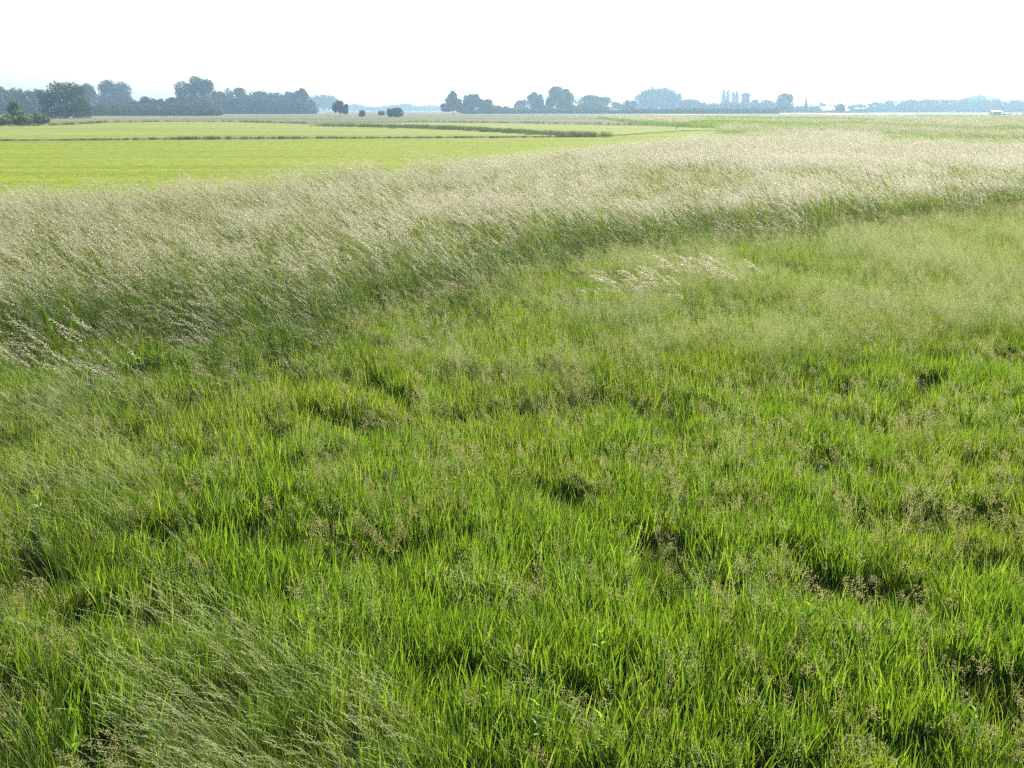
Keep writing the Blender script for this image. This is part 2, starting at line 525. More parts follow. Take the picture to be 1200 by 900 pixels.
def b_wispy(mb, n=9, lo=0.42, hi=0.70):
    for _ in range(n):
        p = rpos(0.16)
        L = rnd(lo, hi)
        az = WIND + rnd(-0.45, 0.45)
        pts, d = stem(mb, p, L, az, rnd(0.1, 0.35), rnd(0.75, 1.35), 0.0024, 1, rnd(0, 1), n=10, p=1.7)
        for k in range(16):
            s = 1 - 0.17 * k / 15
            c, dd = along(pts, d, s)
            v = R.normal(size=3) * 0.22
            spikelet(mb, c + v * 0.004, dd + v, rnd(0.010, 0.017), rnd(0.002, 0.0036), 2, rnd(0, 1))
    for _ in range(14):
        p = rpos(0.18)
        blade(mb, p, rnd(0.25, 0.48), rnd(0.002, 0.0045), WIND + rnd(-0.9, 0.9), rnd(0.05, 0.3), rnd(0.5, 1.2), 0, rnd(0, 0.7))
source('wispy_tuft', b_wispy, 6, [M['blade'], M['stem'], M['wispy']])

def plume(mb, p, L, az, th0, th1, ns, tl, plen=0.22, fat=1.0):
    pts, d = stem(mb, p, L, az, th0, th1, 0.0028, 1, tl, n=9, p=2.0)
    for k in range(ns):
        s = 1 - (plen / L) * (k + rnd(0, 1)) / ns
        c, dd = along(pts, d, s)
        fall = np.array([math.cos(az) * 0.3, math.sin(az) * 0.3, -0.55])
        v = R.normal(size=3) * 0.35
        q = dd * 0.8 + fall * rnd(0.2, 1.0) + v
        off = rnd(0.0, 0.022)
        spikelet(mb, c + q / np.linalg.norm(q) * off, q, rnd(0.016, 0.032), rnd(0.004, 0.0075) * fat, 2, min(1, tl * 0.5 + rnd(0, 0.6)))

def b_plume(mb, n=8, rad=0.24, nl=18, lo=0.85, hi=1.35):
    for _ in range(n):
        plume(mb, rpos(rad), rnd(lo, hi), WIND + rnd(-0.4, 0.4), rnd(0.1, 0.45), rnd(0.65, 1.35), 34, rnd(0, 1), rnd(0.16, 0.28), 1.25)
    for _ in range(nl):
        blade(mb, rpos(rad), rnd(0.5, 0.95), rnd(0.005, 0.010), WIND + rnd(-1.3, 1.3), rnd(0, 0.25), rnd(0.4, 1.1), 0, rnd(0, 0.8))
source('plume_tuft', b_plume, 7, [M['shaded_tallblade'], M['stem'], M['plume']])

def b_tallleaf(mb):
    for _ in range(24):
        blade(mb, rpos(0.24), rnd(0.35, 0.95), rnd(0.005, 0.010), WIND + rnd(-2.2, 2.2), rnd(0, 0.35), rnd(0.4, 1.5), 0, rnd(0, 0.75))
    for _ in range(3):
        plume(mb, rpos(0.2), rnd(0.65, 1.1), WIND + rnd(-0.5, 0.5), rnd(0.2, 0.5), rnd(0.9, 1.8), 24, rnd(0, 1), 0.18)
source('tall_leaf_tuft', b_tallleaf, 6, [M['shaded_tallblade'], M['stem'], M['plume']])

def b_farplume(mb):       # a wider patch for the back of the meadow, fuller heads
    for _ in range(26):
        p = rpos(0.75)
        L = rnd(0.8, 1.25); az = WIND + rnd(-0.4, 0.4)
        pts, d = stem(mb, p, L, az, rnd(0.1, 0.45), rnd(0.7, 1.3), 0.006, 1, rnd(0, 1), n=5, p=2.0)
        for k in range(12):
            c, dd = along(pts, d, 1 - 0.24 * k / 11)
            spikelet(mb, c, dd + R.normal(size=3) * 0.4 + np.array([0, 0, -0.3]), rnd(0.03, 0.055), rnd(0.008, 0.014), 2, rnd(0, 1))
    for _ in range(30):
        blade(mb, rpos(0.75), rnd(0.45, 0.85), rnd(0.012, 0.02), rnd(0, 6.28), rnd(0, 0.3), rnd(0.3, 0.9), 0, rnd(0, 0.8), n=4)
source('far_plume_patch', b_farplume, 5, [M['blade'], M['stem'], M['plume']])

def b_fargreen(mb):
    for _ in range(70):
        blade(mb, rpos(0.75), rnd(0.35, 0.75), rnd(0.012, 0.02), rnd(0, 6.28), rnd(0, 0.3), rnd(0.3, 0.9), 0, rnd(0, 0.9), n=4)
source('far_green_patch', b_fargreen, 4, [M['blade']])

def b_turf(mb):
    for _ in range(110):
        blade(mb, rpos(0.55), rnd(0.05, 0.12), rnd(0.008, 0.014), rnd(0, 6.28), rnd(0, 0.35), rnd(0.3, 1.0), 0, rnd(0, 1), n=4)
source('turf_patch', b_turf, 5, [M['turf']])

def b_reed(mb):
    for _ in range(40):
        blade(mb, rpos(0.7), rnd(0.5, 1.15), rnd(0.02, 0.035), rnd(0, 6.28), rnd(0, 0.2), rnd(0.2, 0.7), 0, rnd(0, 1), n=4)
source('reed_patch', b_reed, 4, [M['reed']])

# ------------------------------------------------------------------ scattering
def scatter(name, label, cat, kind, x, y, scl, tone, rot=math.pi, tilt=0.08, zoff=0.0):
    n = len(x)
    c, cnt = SRC[kind]
    z = terrain(x, y) + zoff
    me = bpy.data.meshes.new(name)
    me.vertices.add(n)
    me.vertices.foreach_set('co', np.stack([x, y, z], 1).astype(np.float32).ravel())
    def attr(nm, typ, dom, field, val):
        a = me.attributes.new(nm, typ, dom); a.data.foreach_set(field, np.asarray(val).ravel())
    r = np.stack([R.normal(0, tilt, n), R.normal(0, tilt, n), R.uniform(-rot, rot, n)], 1).astype(np.float32)
    s = np.asarray(scl, float)
    if s.ndim == 1:
        s = np.stack([0.75 * s + 0.25, 0.75 * s + 0.25, s], 1)
    attr('rot', 'FLOAT_VECTOR', 'POINT', 'vector', r)
    attr('scl', 'FLOAT_VECTOR', 'POINT', 'vector', s.astype(np.float32))
    attr('idx', 'INT', 'POINT', 'value', R.integers(0, cnt, n).astype(np.int32))
    attr('tone', 'FLOAT', 'POINT', 'value', np.clip(tone, 0, 1).astype(np.float32))
    o = tag(link(bpy.data.objects.new(name, me)), label, cat, kind='stuff')
    g = bpy.data.node_groups.new(name, 'GeometryNodeTree')
    g.interface.new_socket('Geometry', in_out='INPUT', socket_type='NodeSocketGeometry')
    g.interface.new_socket('Geometry', in_out='OUTPUT', socket_type='NodeSocketGeometry')
    gi, go = g.nodes.new('NodeGroupInput'), g.nodes.new('NodeGroupOutput')
    ci = g.nodes.new('GeometryNodeCollectionInfo')
    ci.inputs['Collection'].default_value = c
    ci.inputs['Separate Children'].default_value = True
    ci.inputs['Reset Children'].default_value = True
    ip = g.nodes.new('GeometryNodeInstanceOnPoints')
    ip.inputs['Pick Instance'].default_value = True
    def na(nm, typ):
        q = g.nodes.new('GeometryNodeInputNamedAttribute'); q.data_type = typ; q.inputs['Name'].default_value = nm
        return q.outputs['Attribute']
    L = g.links
    L.new(gi.outputs[0], ip.inputs['Points']); L.new(ci.outputs[0], ip.inputs['Instance'])
    L.new(na('idx', 'INT'), ip.inputs['Instance Index'])
    L.new(na('rot', 'FLOAT_VECTOR'), ip.inputs['Rotation']); L.new(na('scl', 'FLOAT_VECTOR'), ip.inputs['Scale'])
    L.new(ip.outputs[0], go.inputs[0])
    md = o.modifiers.new('scatter', 'NODES'); md.node_group = g
    return o

def sample(poly, dens, xlim=None):
    """dens(x, y) plants per square metre inside a ground polygon"""
    p = np.array(poly)
    x0, y0 = p.min(0); x1, y1 = p.max(0)
    # strips in y, so that the density peak of each strip is respected
    xs, ys = [], []
    ed = np.linspace(y0, y1, 25)
    for a, b in zip(ed[:-1], ed[1:]):
        gxs, gys = np.meshgrid(np.linspace(x0, x1, 60), np.linspace(a, b, 6))
        dm = float(np.max(dens(gxs.ravel(), gys.ravel()))) * 1.1 + 1e-6
        n = int(dm * (x1 - x0) * (b - a))
        if n < 1: continue
        x = R.uniform(x0, x1, n); y = R.uniform(a, b, n)
        k = inside(x, y, poly)
        x, y = x[k], y[k]
        k = R.uniform(0, 1, len(x)) * dm < dens(x, y)
        xs.append(x[k]); ys.append(y[k])
    return np.concatenate(xs), np.concatenate(ys)

def view(x, y, m=1.2, pad=2.5):
    """roughly the ground in and just beside the view"""
    return np.abs(x) < (0.53 * m) * (np.abs(y) * cp + 1.0) + pad

# the tall grass zone: front edge at its foot, back edge at its tops
front_px = [(-260, 432), (0, 414), (120, 410), (300, 408), (420, 378), (540, 345), (620, 318), (700, 298), (760, 290), (860, 274), (1000, 266), (1100, 254), (1200, 242), (1480, 215)]
FRONT = [P(x, y, 0.25) for x, y in front_px]
BACK = [P(x, y, 1.0) for x, y in [(1480, 160), (1200, 158), (1050, 152), (940, 149.5), (850, 155.5), (760, 163), (600, 177.5), (420, 189), (250, 203), (0, 210), (-260, 214)]]
TALL = [(a, b - 2.2) for a, b in FRONT] + BACK
NEAR = [(-10, 1.2), (10, 1.2)] + [(a, b + 1.5) for a, b in FRONT[::-1]]
frx = np.array([p[0] for p in FRONT]); fry = np.array([p[1] for p in FRONT])
def front_dist(x, y):
    return y - np.interp(x, frx, fry) - 4.2 * (fnoise(x * 0.6, y * 0.45, 83) - 0.45)      # metres behind the front edge

def in_px(pp, x, y, z=0.35):
    return inside(x, y, [P(a, b, z) for a, b in pp])

AIRY = [(400, 385), (520, 345), (620, 322), (700, 300), (860, 278), (1000, 268), (1200, 246), (1400, 230), (1400, 360), (1200, 390), (1040, 372), (900, 400), (760, 410), (660, 398), (560, 410), (470, 405)]
WISP1 = [(150, 720), (240, 690), (330, 690), (420, 740), (520, 800), (560, 900), (540, 990), (300, 990), (200, 900), (230, 820)]
WISP2 = [(-100, 430), (60, 420), (180, 470), (230, 560), (130, 640), (60, 720), (90, 830), (30, 990), (-100, 990)]
WISP3 = [(500, 760), (640, 740), (780, 800), (800, 990), (500, 990)]

def soft(pp, x, y, s=0.5):
    jx = (fnoise(x * 1.3, y * 1.3, 40) - 0.5) * 2 * s
    jy = (fnoise(x * 1.3, y * 1.3, 47) - 0.5) * 3 * s
    return in_px(pp, x + jx, y + jy)

# fresh broad-bladed grass of the near meadow
d_near = lambda x, y: view(x, y) * 104 * np.where(y < 9, 1.0, 0.75) * (0.55 + 0.45 * tuss(x, y))
x, y = sample(NEAR, d_near)
u = R.uniform(0, 1, len(x))
k = ~((soft(WISP1, x, y) & (u < 0.75)) | (soft(WISP2, x, y) & (u < 0.4)) | (soft(AIRY, x, y) & (u < 0.4)))
x, y = x[k], y[k]
t = tuss(x, y)
sc = (0.62 + 0.45 * t) * R.uniform(0.8, 1.15, len(x)) * (0.85 + 0.3 * fnoise(x * 0.35, y * 0.35, 5))
tone = np.clip(1.5 * (fnoise(x * 0.5, y * 0.6, 9) - 0.45), 0, 0.5) + R.uniform(0, 0.15, len(x)) + 0.2 * np.clip((y - 9) / 8, 0, 1)
scatter('meadow_grass', 'fresh green broad-bladed tussocky grass across the foreground meadow', 'grass', 'broad_tuft', x, y, sc, tone)

x, y = sample(NEAR, lambda x, y: view(x, y) * (8 + 26 * (1 - tuss(x, y)) + 34 * (in_px(WISP1, x, y) | in_px(WISP2, x, y)) + 22 * in_px(AIRY, x, y)))
scatter('fine_meadow_grass', 'fine thin-bladed green grass growing between the broad blades', 'grass', 'fine_tuft', x, y,
        (0.6 + 0.35 * tuss(x, y)) * R.uniform(0.8, 1.2, len(x)), 0.2 + R.uniform(0, 0.4, len(x)))

# brown seed heads
def d_pan(x, y):
    n = fnoise(x * 0.55, y * 0.75, 31)
    px = 600 + FPX * x / (y * cp + (CAM_H - 0.4) * sp_)
    return view(x, y) * (6.5 + 10 * np.clip((n - 0.45) / 0.25, 0, 1) + 3 * (1 - tuss(x, y))) * (0.35 + 0.65 * np.clip((px - 100) / 500, 0, 1)) * np.where(in_px(AIRY, x, y), 0.5, 1) * np.where(in_px(WISP1, x, y), 0.15, 1)
x, y = sample(NEAR, d_pan)
scatter('seed_head_grass', 'brownish branching seed heads standing above the green blades', 'grass', 'panicle_tuft', x, y,
        R.uniform(0.75, 1.1, len(x)), R.uniform(0, 0.4, len(x)), rot=1.0)

# airy fine bent grass before the tall grass
x, y = sample(NEAR, lambda x, y: view(x, y) * np.where(soft(AIRY, x, y, 1.6), 34 * np.clip((fnoise(x * 0.6, y * 0.5, 61) - 0.3) / 0.25, 0.12, 1), 1.5))
scatter('airy_bent_grass', 'hazy pale green fine grass in a band before the tall plumes', 'grass', 'airy_tuft', x, y,
        R.uniform(0.8, 1.15, len(x)), R.uniform(0.1, 0.7, len(x)), rot=0.7)

# wispy drooping grass in the lower left
x, y = sample(NEAR, lambda x, y: view(x, y) * (46 * soft(WISP1, x, y) + 13 * soft(WISP2, x, y) + 9 * soft(WISP3, x, y) + 0.5))
scatter('wispy_drooping_grass', 'wispy pale stems drooping to the left in the lower left foreground', 'grass', 'wispy_tuft', x, y,
        R.uniform(0.75, 1.05, len(x)), R.uniform(0, 0.5, len(x)), rot=0.35)

# tall plumed grass
GREEN_GAPS = [[(690, 196), (760, 186), (860, 190), (930, 204), (900, 222), (800, 214)],
              [(1020, 152), (1110, 146), (1260, 148), (1260, 166), (1120, 164), (1040, 162)],
              [(880, 148), (960, 142), (990, 146), (940, 152)]]
def gap(x, y):
    g = np.zeros(len(x))
    for pp in GREEN_GAPS:
        g = np.maximum(g, in_px(pp, x + (fnoise(x * .4, y * .4, 3) - .5) * 4, y + (fnoise(x * .3, y * .3, 8) - .5) * 8, 0.9).astype(float))
    return g
def side(x, y):
    """the heads stand thinner and greener to the left, thicker and paler to the right"""
    return 0.6 + 0.6 * np.clip((x / np.maximum(y, 1) + 0.3) / 0.6, 0, 1)
def d_plume(x, y):
    fd = front_dist(x, y)
    n = fnoise(x * 0.35, y * 0.35, 71)
    return view(x, y, 1.15, 2) * (y < 48) * (np.clip((fd - 0.5) / 2.8, 0, 1) + 0.02 * (fd > -1.2) + 0.4 * ((fd > -1.0) & (fnoise(x * 1.3, y * 1.3, 55) > 0.66))) * side(x, y) * (1.6 + 12 * np.clip((n - 0.36) / 0.22, 0, 1) * (0.45 + 0.55 * np.clip((fnoise(x * 1.1, y * 0.9, 73) - 0.35) / 0.2, 0, 1))) * (1 - 0.85 * gap(x, y)) * np.where(y < 26, 1, 0.75)
x, y = sample(TALL, d_plume)
fd = front_dist(x, y)
scatter('tall_plume_grass', 'tall pale-plumed grass bending left in the wind across the middle', 'grass', 'plume_tuft', x, y,
        (0.58 + 0.42 * np.clip((fd + 0.3) / 2, 0, 1)) * R.uniform(0.82, 1.12, len(x)) * (0.78 + 0.44 * fnoise(x * 0.5, y * 0.5, 88)), R.uniform(-0.25, 0.3, len(x)) + 0.2 * np.clip((fd - 2) / 6, 0, 1) + 1.2 * (side(x, y) - 0.6) + 0.5 * (fnoise(x * 0.25, y * 0.3, 44) - 0.5), rot=0.5)
x, y = sample(TALL, lambda x, y: view(x, y, 1.15, 2) * (y < 48) * (9 + 20 * np.clip(1 - front_dist(x, y) / 4.0, 0, 1) * (front_dist(x, y) > -0.4) * np.clip((fnoise(x * 0.9, y * 0.9, 93) - 0.3) / 0.2, 0.15, 1) + 10 * gap(x, y)))
fd = front_dist(x, y)
scatter('tall_leafy_grass', 'green leafy grass along the front edge of the tall plumes, shade painted into its colour', 'grass', 'tall_leaf_tuft', x, y,
        (0.55 + 0.45 * np.clip((fd + 0.3) / 1.8, 0, 1)) * R.uniform(0.75, 1.15, len(x)) * (0.75 + 0.5 * fnoise(x * 0.7, y * 0.7, 98)), R.uniform(0, 0.25, len(x)) + 0.7 * np.clip((fd - 2.5) / 4, 0, 1), rot=0.8)  # tone lightens behind the front, leaving the painted shade at the edge
x, y = sample(TALL, lambda x, y: view(x, y, 1.15, 3) * (y > 44) * np.where(y < 90, 2.6, 1.5) * (1 - 0.9 * gap(x, y)) * (0.35 + 0.65 * np.clip((fnoise(x * .09, y * .12, 77) - .33) / .15, 0, 1)))
scatter('distant_plume_grass', 'pale straw-coloured plumes at the back of the tall grass', 'grass', 'far_plume_patch', x, y,
        R.uniform(0.85, 1.15, len(x)), R.uniform(0, 0.5, len(x)) + 1.0 * (side(x, y) - 0.6), rot=0.45)
x, y = sample(TALL, lambda x, y: view(x, y, 1.15, 3) * (y > 44) * (0.9 + 2.0 * gap(x, y)))
scatter('distant_green_grass', 'green leafy patches between the plumes at the back of the meadow', 'grass', 'far_green_patch', x, y,
        R.uniform(0.8, 1.2, len(x)), R.uniform(0.1, 0.6, len(x)))

# far rough meadow to the right, up to the hedges
FARM = [(P(835, 156, 0.9)[0], P(835, 156, 0.9)[1] - 3)] + [(a, b - 3) for a, b in BACK[:4][::-1]] + [ P(1480, 137), P(1200, 137), P(1000, 137), P(800, 138), P(700, 138.5), P(760, 147), P(850, 151)]
x, y = sample(FARM, lambda x, y: view(x, y, 1.15, 5) * 0.6 * np.where(y < 160, 1.3, 0.8) * (fnoise(x * .05, y * .012, 91) > 0.46))
scatter('far_rough_grass', 'streaks of pale rough grass reaching to the right horizon', 'grass', 'far_plume_patch', x, y,
        R.uniform(0.9, 1.4, len(x)), R.uniform(-0.3, 0.6, len(x)), rot=0.45)
x, y = sample(FARM, lambda x, y: view(x, y, 1.15, 5) * 0.6 * (fnoise(x * .05, y * .012, 91) <= 0.5))
scatter('far_green_grass', 'green patches in the rough grass near the right horizon', 'grass', 'far_green_patch', x, y,
        R.uniform(0.9, 1.4, len(x)), R.uniform(0.2, 0.7, len(x)))

# short grass of the near field
x, y = sample(F1, lambda x, y: view(x, y, 1.1, 3) * np.clip((52 - y) / 20, 0, 1) * 1.2)
scatter('field_grass', 'short bright green grass of the level field behind the meadow', 'grass', 'turf_patch', x, y, R.uniform(0.8, 1.3, len(x)), R.uniform(0, 1, len(x)), zoff=0.02)

# ditch banks and reeds
def band(pts, dens, wid, z=0.0):
    xs, ys = [], []
    q = [P(a, b, z) for a, b in pts]
    for (x1, y1), (x2, y2) in zip(q[:-1], q[1:]):
        n = int(math.hypot(x2 - x1, y2 - y1) * dens)
        t = R.uniform(0, 1, n)
        xs.append(x1 + (x2 - x1) * t + R.normal(0, wid * 0.3, n)); ys.append(y1 + (y2 - y1) * t + R.normal(0, wid, n))
    return np.concatenate(xs), np.concatenate(ys)
x, y = band([(-300, 166.6), (150, 163.9), (350, 162.4), (560, 161.4), (700, 160.3)], 6.0, 0.35)
s = np.clip(0.12 + 1.0 * fnoise(x * 0.06, y * 0.01, 15) ** 2.2, 0.16, 0.7)
scatter('ditch_bank_grass', 'dark rough grass along the ditch between the two fields', 'grass', 'reed_patch', x, y, s, R.uniform(0, 1, len(x)))
x, y = band([(370, 147.6), (440, 149), (500, 150.5), (560, 153), (620, 156.5), (660, 158.6), (705, 160)], 7.0, 2.6)
s = np.clip(0.25 + 1.6 * fnoise(x * 0.03, y * 0.01, 18) ** 1.5, 0.3, 1.35) * np.clip(0.3 + (x + 40) / 45, 0.3, 1)
scatter('reed_belt', 'grey-green reeds in a slanting belt across the far field', 'reeds', 'reed_patch', x, y, s, R.uniform(0, 1, len(x)))
x, y = band([(-300, 150.5), (0, 148.6), (70, 147), (120, 144), (190, 143), (280, 143.2), (380, 145.9)], 2.0, 1.5)
scatter('field_margin_grass', 'rough grey-green grass along the back edge of the far field', 'grass', 'reed_patch', x, y, R.uniform(0.3, 0.7, len(x)), R.uniform(0, 1, len(x)))
x, y = band([(480, 142.9), (600, 144.2), (760, 146.7), (905, 150)], 1.6, 1.2)
scatter('field_edge_grass', 'low dark grass line along the far edge of the field', 'grass', 'reed_patch', x, y, R.uniform(0.25, 0.6, len(x)), R.uniform(0, 1, len(x)))

# ------------------------------------------------------------------ two grass tufts that stand out
def tuft_thing(name, label, cx, cy_, n, rad, lo, hi, t0, t1, group, fat=1.6):
    e = empty(name, (cx, cy_, float(terrain(cx, cy_))))
    tag(e, label, 'grass tuft', group)
    mbl = MB()
    for _ in range(n):
        p = rpos(1.0) * np.array([rad[0], rad[1], 0])
        L = rnd(lo, hi); az = WIND + rnd(-0.3, 0.3)
        m2 = MB()
        plume(m2, p, L, az, rnd(t0 * 0.5, t0), rnd(t1 * 0.75, t1 * 1.15), int(50 * fat), rnd(0, 0.8), rnd(0.2, 0.3), fat)
        par = e
        for nm, sl, mt in (('stem', 1, M['stem']), ('plume', 2, M['cream'])):
            tgt = MB()
            if sl == 1:
                tgt.v = m2.v; tgt.f = [f for f, mm in zip(m2.f, m2.m) if mm == 1]; tgt.m = [0] * len(tgt.f); tgt.t = [0.7] * len(tgt.f)
                used = max(max(f) for f in tgt.f) + 1; tgt.v = m2.v[:used]
            else:
                for f, mm, tt in zip(m2.f, m2.m, m2.t):
                    if mm == 2: tgt.face([m2.v[i] for i in f], 0, tt)
            par = tgt.build(nm, mt, par)
            if sl == 2: tag(par, kind='stuff')
        for q in range(2):
            blade(mbl, p, rnd(0.25, 0.5), rnd(0.004, 0.008), az + rnd(-0.8, 0.8), rnd(0.1, 0.4), rnd(0.5, 1.2), 0, rnd(0.1, 0.7))
    tag(mbl.build('leaves', M['blade'], e), kind='stuff')
gx_, gy_ = P(130, 468, 0.2)
tuft_thing('leaning_grass_tuft', 'leaning tuft of long pale plumes at the left edge before the tall grass', gx_, gy_, 44, (0.8, 0.4), 0.85, 1.5, 0.7, 1.0, 'grass tufts standing out', 0.95)
for (px, py, n, rx, ry, lab) in [(762, 345, 46, 0.75, 0.4, 'nodding tuft of cream plumes, left one of two in the airy grass'),
                                 (850, 326, 52, 0.8, 0.5, 'nodding tuft of bright cream plumes, right one of two in the airy grass')]:
    gx_, gy_ = P(px, py, 0.4)
    tuft_thing('nodding_grass_tuft', lab, gx_, gy_, n, (rx, ry), 0.75, 1.1, 0.25, 1.6, 'grass tufts standing out')

# ------------------------------------------------------------------ leafy weeds in the foreground
def leaf_mesh():
    mb = MB()
    n = 6
    for s in (-1, 1):
        for i in range(n - 1):
            q = []
            for k in (i, i + 1):
                t = k / (n - 1)
                wd = 0.5 * math.sin(math.pi * min(1, t ** 0.75 * 0.98 + 0.02)) * 0.30
                q.append(((t, 0, 0.10 * math.sin(t * 2.6) - 0.12 * t * t), (t, s * wd, 0.10 * math.sin(t * 2.6) - 0.12 * t * t + 0.07 * math.sin(math.pi * t))))
            f = [q[0][0], q[1][0], q[1][1], q[0][1]]
            mb.face(f if s < 0 else f[::-1], 0, 0.4 + 0.2 * s)
    me = mb.mesh('weed_leaf', [M['weed']], True)
    return me
LEAF = leaf_mesh()
weeds = [(945, 712, 0.34, 1.1, 'bright leafy weed with star-shaped top beside a dark hollow'),
         (578, 812, 0.30, 0.8, 'small bright leafy weed left of the other middle foreground weeds'),
         (640, 826, 0.33, 1.0, 'leafy weed with ascending bright leaves in middle foreground'),
         (704, 850, 0.30, 0.9, 'leafy weed with broad drooping leaves at the bottom middle'),
         (700, 756, 0.36, 0.9, 'tall narrow leafy weed above the other middle foreground weeds'),
         (75, 880, 0.30, 1.0, 'yellow-green leafy weed in the bottom left corner'),
         (182, 842, 0.36, 0.8, 'leafy weed with upright leaves among drooping stems at lower left'),
         (232, 850, 0.30, 0.8, 'leafy weed at lower left, right of the upright one'),
         (1150, 822, 0.30, 0.9, 'yellow-green leafy weed among brown seed heads at lower right'),
         (50, 590, 0.30, 1.0, 'round-leaved weed at the left edge, halfway up the meadow')]
for (px, py, h, s, lab) in weeds:
    h *= 0.75
    gx_, gy_ = P(px, py, h)
    e = tag(empty('leafy_weed', (gx_, gy_, float(terrain(gx_, gy_))), rnd(0, 6)), lab, 'weed', 'leafy weeds in the foreground grass')
    st = MB(); lx, ly = rnd(-0.05, 0.05), rnd(-0.05, 0.05)
    H = h + 0.11
    st.tube([(0, 0, -0.02), (lx * 0.4, ly * 0.4, H * 0.5), (lx, ly, H)], [0.004, 0.0035, 0.002], 5)
    st.build('stalk', M['weed'], e)
    nl = 12
    for k in range(nl):
        t = 0.35 + 0.65 * k / (nl - 1)
        o = link(bpy.data.objects.new('leaf', LEAF), e)
        o.location = (lx * t, ly * t, H * t)
        o.rotation_euler = (rnd(-0.3, 0.3), -(0.15 + 0.75 * t ** 2 + rnd(-0.2, 0.2)), k * 2.4 + rnd(-0.3, 0.3))
        l = s * rnd(0.06, 0.10) * (1.15 - 0.35 * abs(t - 0.8))
        o.scale = (l, l * 0.9, l)

# ------------------------------------------------------------------ trees
def crown_mesh(name, W, H, base, n, ls, kind, mat, seed, lobes=None):
    """leaf clumps spread through lobes; W half width, H top, base height of the crown"""
    r = np.random.default_rng(seed)
    if lobes is None:
        lobes = []
        ch = H - base
        if kind in ('round', 'loose'):
            nl = 22 if kind == 'round' else 18
            core = 0.74 if kind == 'round' else 0.62
            lobes.append((0, 0, base + ch * 0.5, W * core, ch * core * 0.62))
            for k in range(nl):
                zt = r.uniform(-0.85, 0.93); an = 2.399 * k + r.uniform(-.4, .4)
                rr = math.sqrt(max(0.05, 1 - zt * zt)) if zt > -0.2 else 0.9
                lr = r.uniform(0.24, 0.38) if kind == 'round' else r.uniform(0.2, 0.36)
                lobes.append((math.cos(an) * rr * W * (1 - lr), math.sin(an) * rr * W * (1 - lr), base + ch * 0.5 + zt * ch * 0.5 * (1 - lr * 0.9), W * lr * 1.05, ch * lr * 0.62))
            lobes.append((r.uniform(-.2, .2) * W, 0, H - ch * 0.13, W * 0.3, ch * 0.13))
            if base < 0.05 * H:                                   # foliage down to the ground
                for k in range(9):
                    an = 0.7 * k
                    lobes.append((math.cos(an) * W * 0.66, math.sin(an) * W * 0.66, H * 0.17, W * 0.34, H * 0.19))
        elif kind == 'dome':
            for k in range(16):
                u = -1 + 2 * (k + .5) / 16
                hh = H * (1 - 0.28 * abs(u) ** 2.6)
                lobes.append((u * W * 0.86, r.uniform(-.3, .3) * W, hh * 0.52, W * 0.17, hh * 0.48))
        elif kind == 'poplar':
            for k in range(9):
                u = k / 8
                lobes.append((r.uniform(-.2, .2) * W, r.uniform(-.2, .2) * W, base + ch * (0.1 + 0.82 * u), W * (1.0 - 0.42 * u ** 2.5), ch * 0.12))
        elif kind == 'pointed':
            for k in range(16):
                u = k / 15
                an = 2.4 * k
                rr = W * 0.62 * (1 - u ** 1.3)
                lobes.append((math.cos(an) * rr, math.sin(an) * rr, base + ch * (0.12 + 0.80 * u), W * (0.42 - 0.26 * u), ch * 0.12))
        elif kind == 'bush':
            for k in range(11):
                an = 2.4 * k; rr = W * 0.68 * math.sqrt((k + .3) / 11)
                hh = H * r.uniform(0.55, 0.98) * (1 - 0.35 * (rr / W) ** 2)
                lobes.append((math.cos(an) * rr, math.sin(an) * rr, hh * 0.52, W * 0.34, hh * 0.48))
    lob = np.array(lobes)
    wt = lob[:, 3] ** 2 + lob[:, 3] * lob[:, 4] * 2
    k = r.choice(len(lob), n, p=wt / wt.sum())
    d = r.normal(size=(n, 3)); d /= np.linalg.norm(d, axis=1)[:, None]
    rad = (r.uniform(0.35, 1.0, n) ** 0.55) * r.uniform(0.88, 1.08, n)
    c = lob[k, :3] + d * rad[:, None] * np.stack([lob[k, 3], lob[k, 3], lob[k, 4]], 1)
    c[:, 2] = np.maximum(c[:, 2], ls * 0.3 + 0.05)
    nn = d + r.normal(size=(n, 3)) * 0.55; nn /= np.linalg.norm(nn, axis=1)[:, None]
    u = np.cross(nn, r.normal(size=(n, 3))); u /= np.linalg.norm(u, axis=1)[:, None]
    v = np.cross(nn, u)
    s = ls * r.uniform(0.6, 1.3, n)[:, None]
    vv = np.stack([c - u * s * 0.6, c + v * s * 0.42 + nn * s * 0.1, c + u * s * 0.6, c - v * s * 0.42 + nn * s * 0.1], 1).reshape(-1, 3)
    f = np.arange(4 * n).reshape(n, 4)
    me = bpy.data.meshes.new(name)
    me.vertices.add(4 * n); me.vertices.foreach_set('co', vv.astype(np.float32).ravel())
    me.loops.add(4 * n); me.loops.foreach_set('vertex_index', f.ravel().astype(np.int32))
    me.polygons.add(n); me.polygons.foreach_set('loop_start', (np.arange(n) * 4).astype(np.int32))
    me.update(calc_edges=True)
    tn = 0.25 + 0.5 * r.uniform(0, 1, len(lob))[k] + r.uniform(-.25, .25, n)
    a = me.attributes.new('tint', 'FLOAT', 'FACE'); a.data.foreach_set('value', np.clip(tn, 0, 1).astype(np.float32))
    me.materials.append(mat)
    me.validate()
    return me, lob

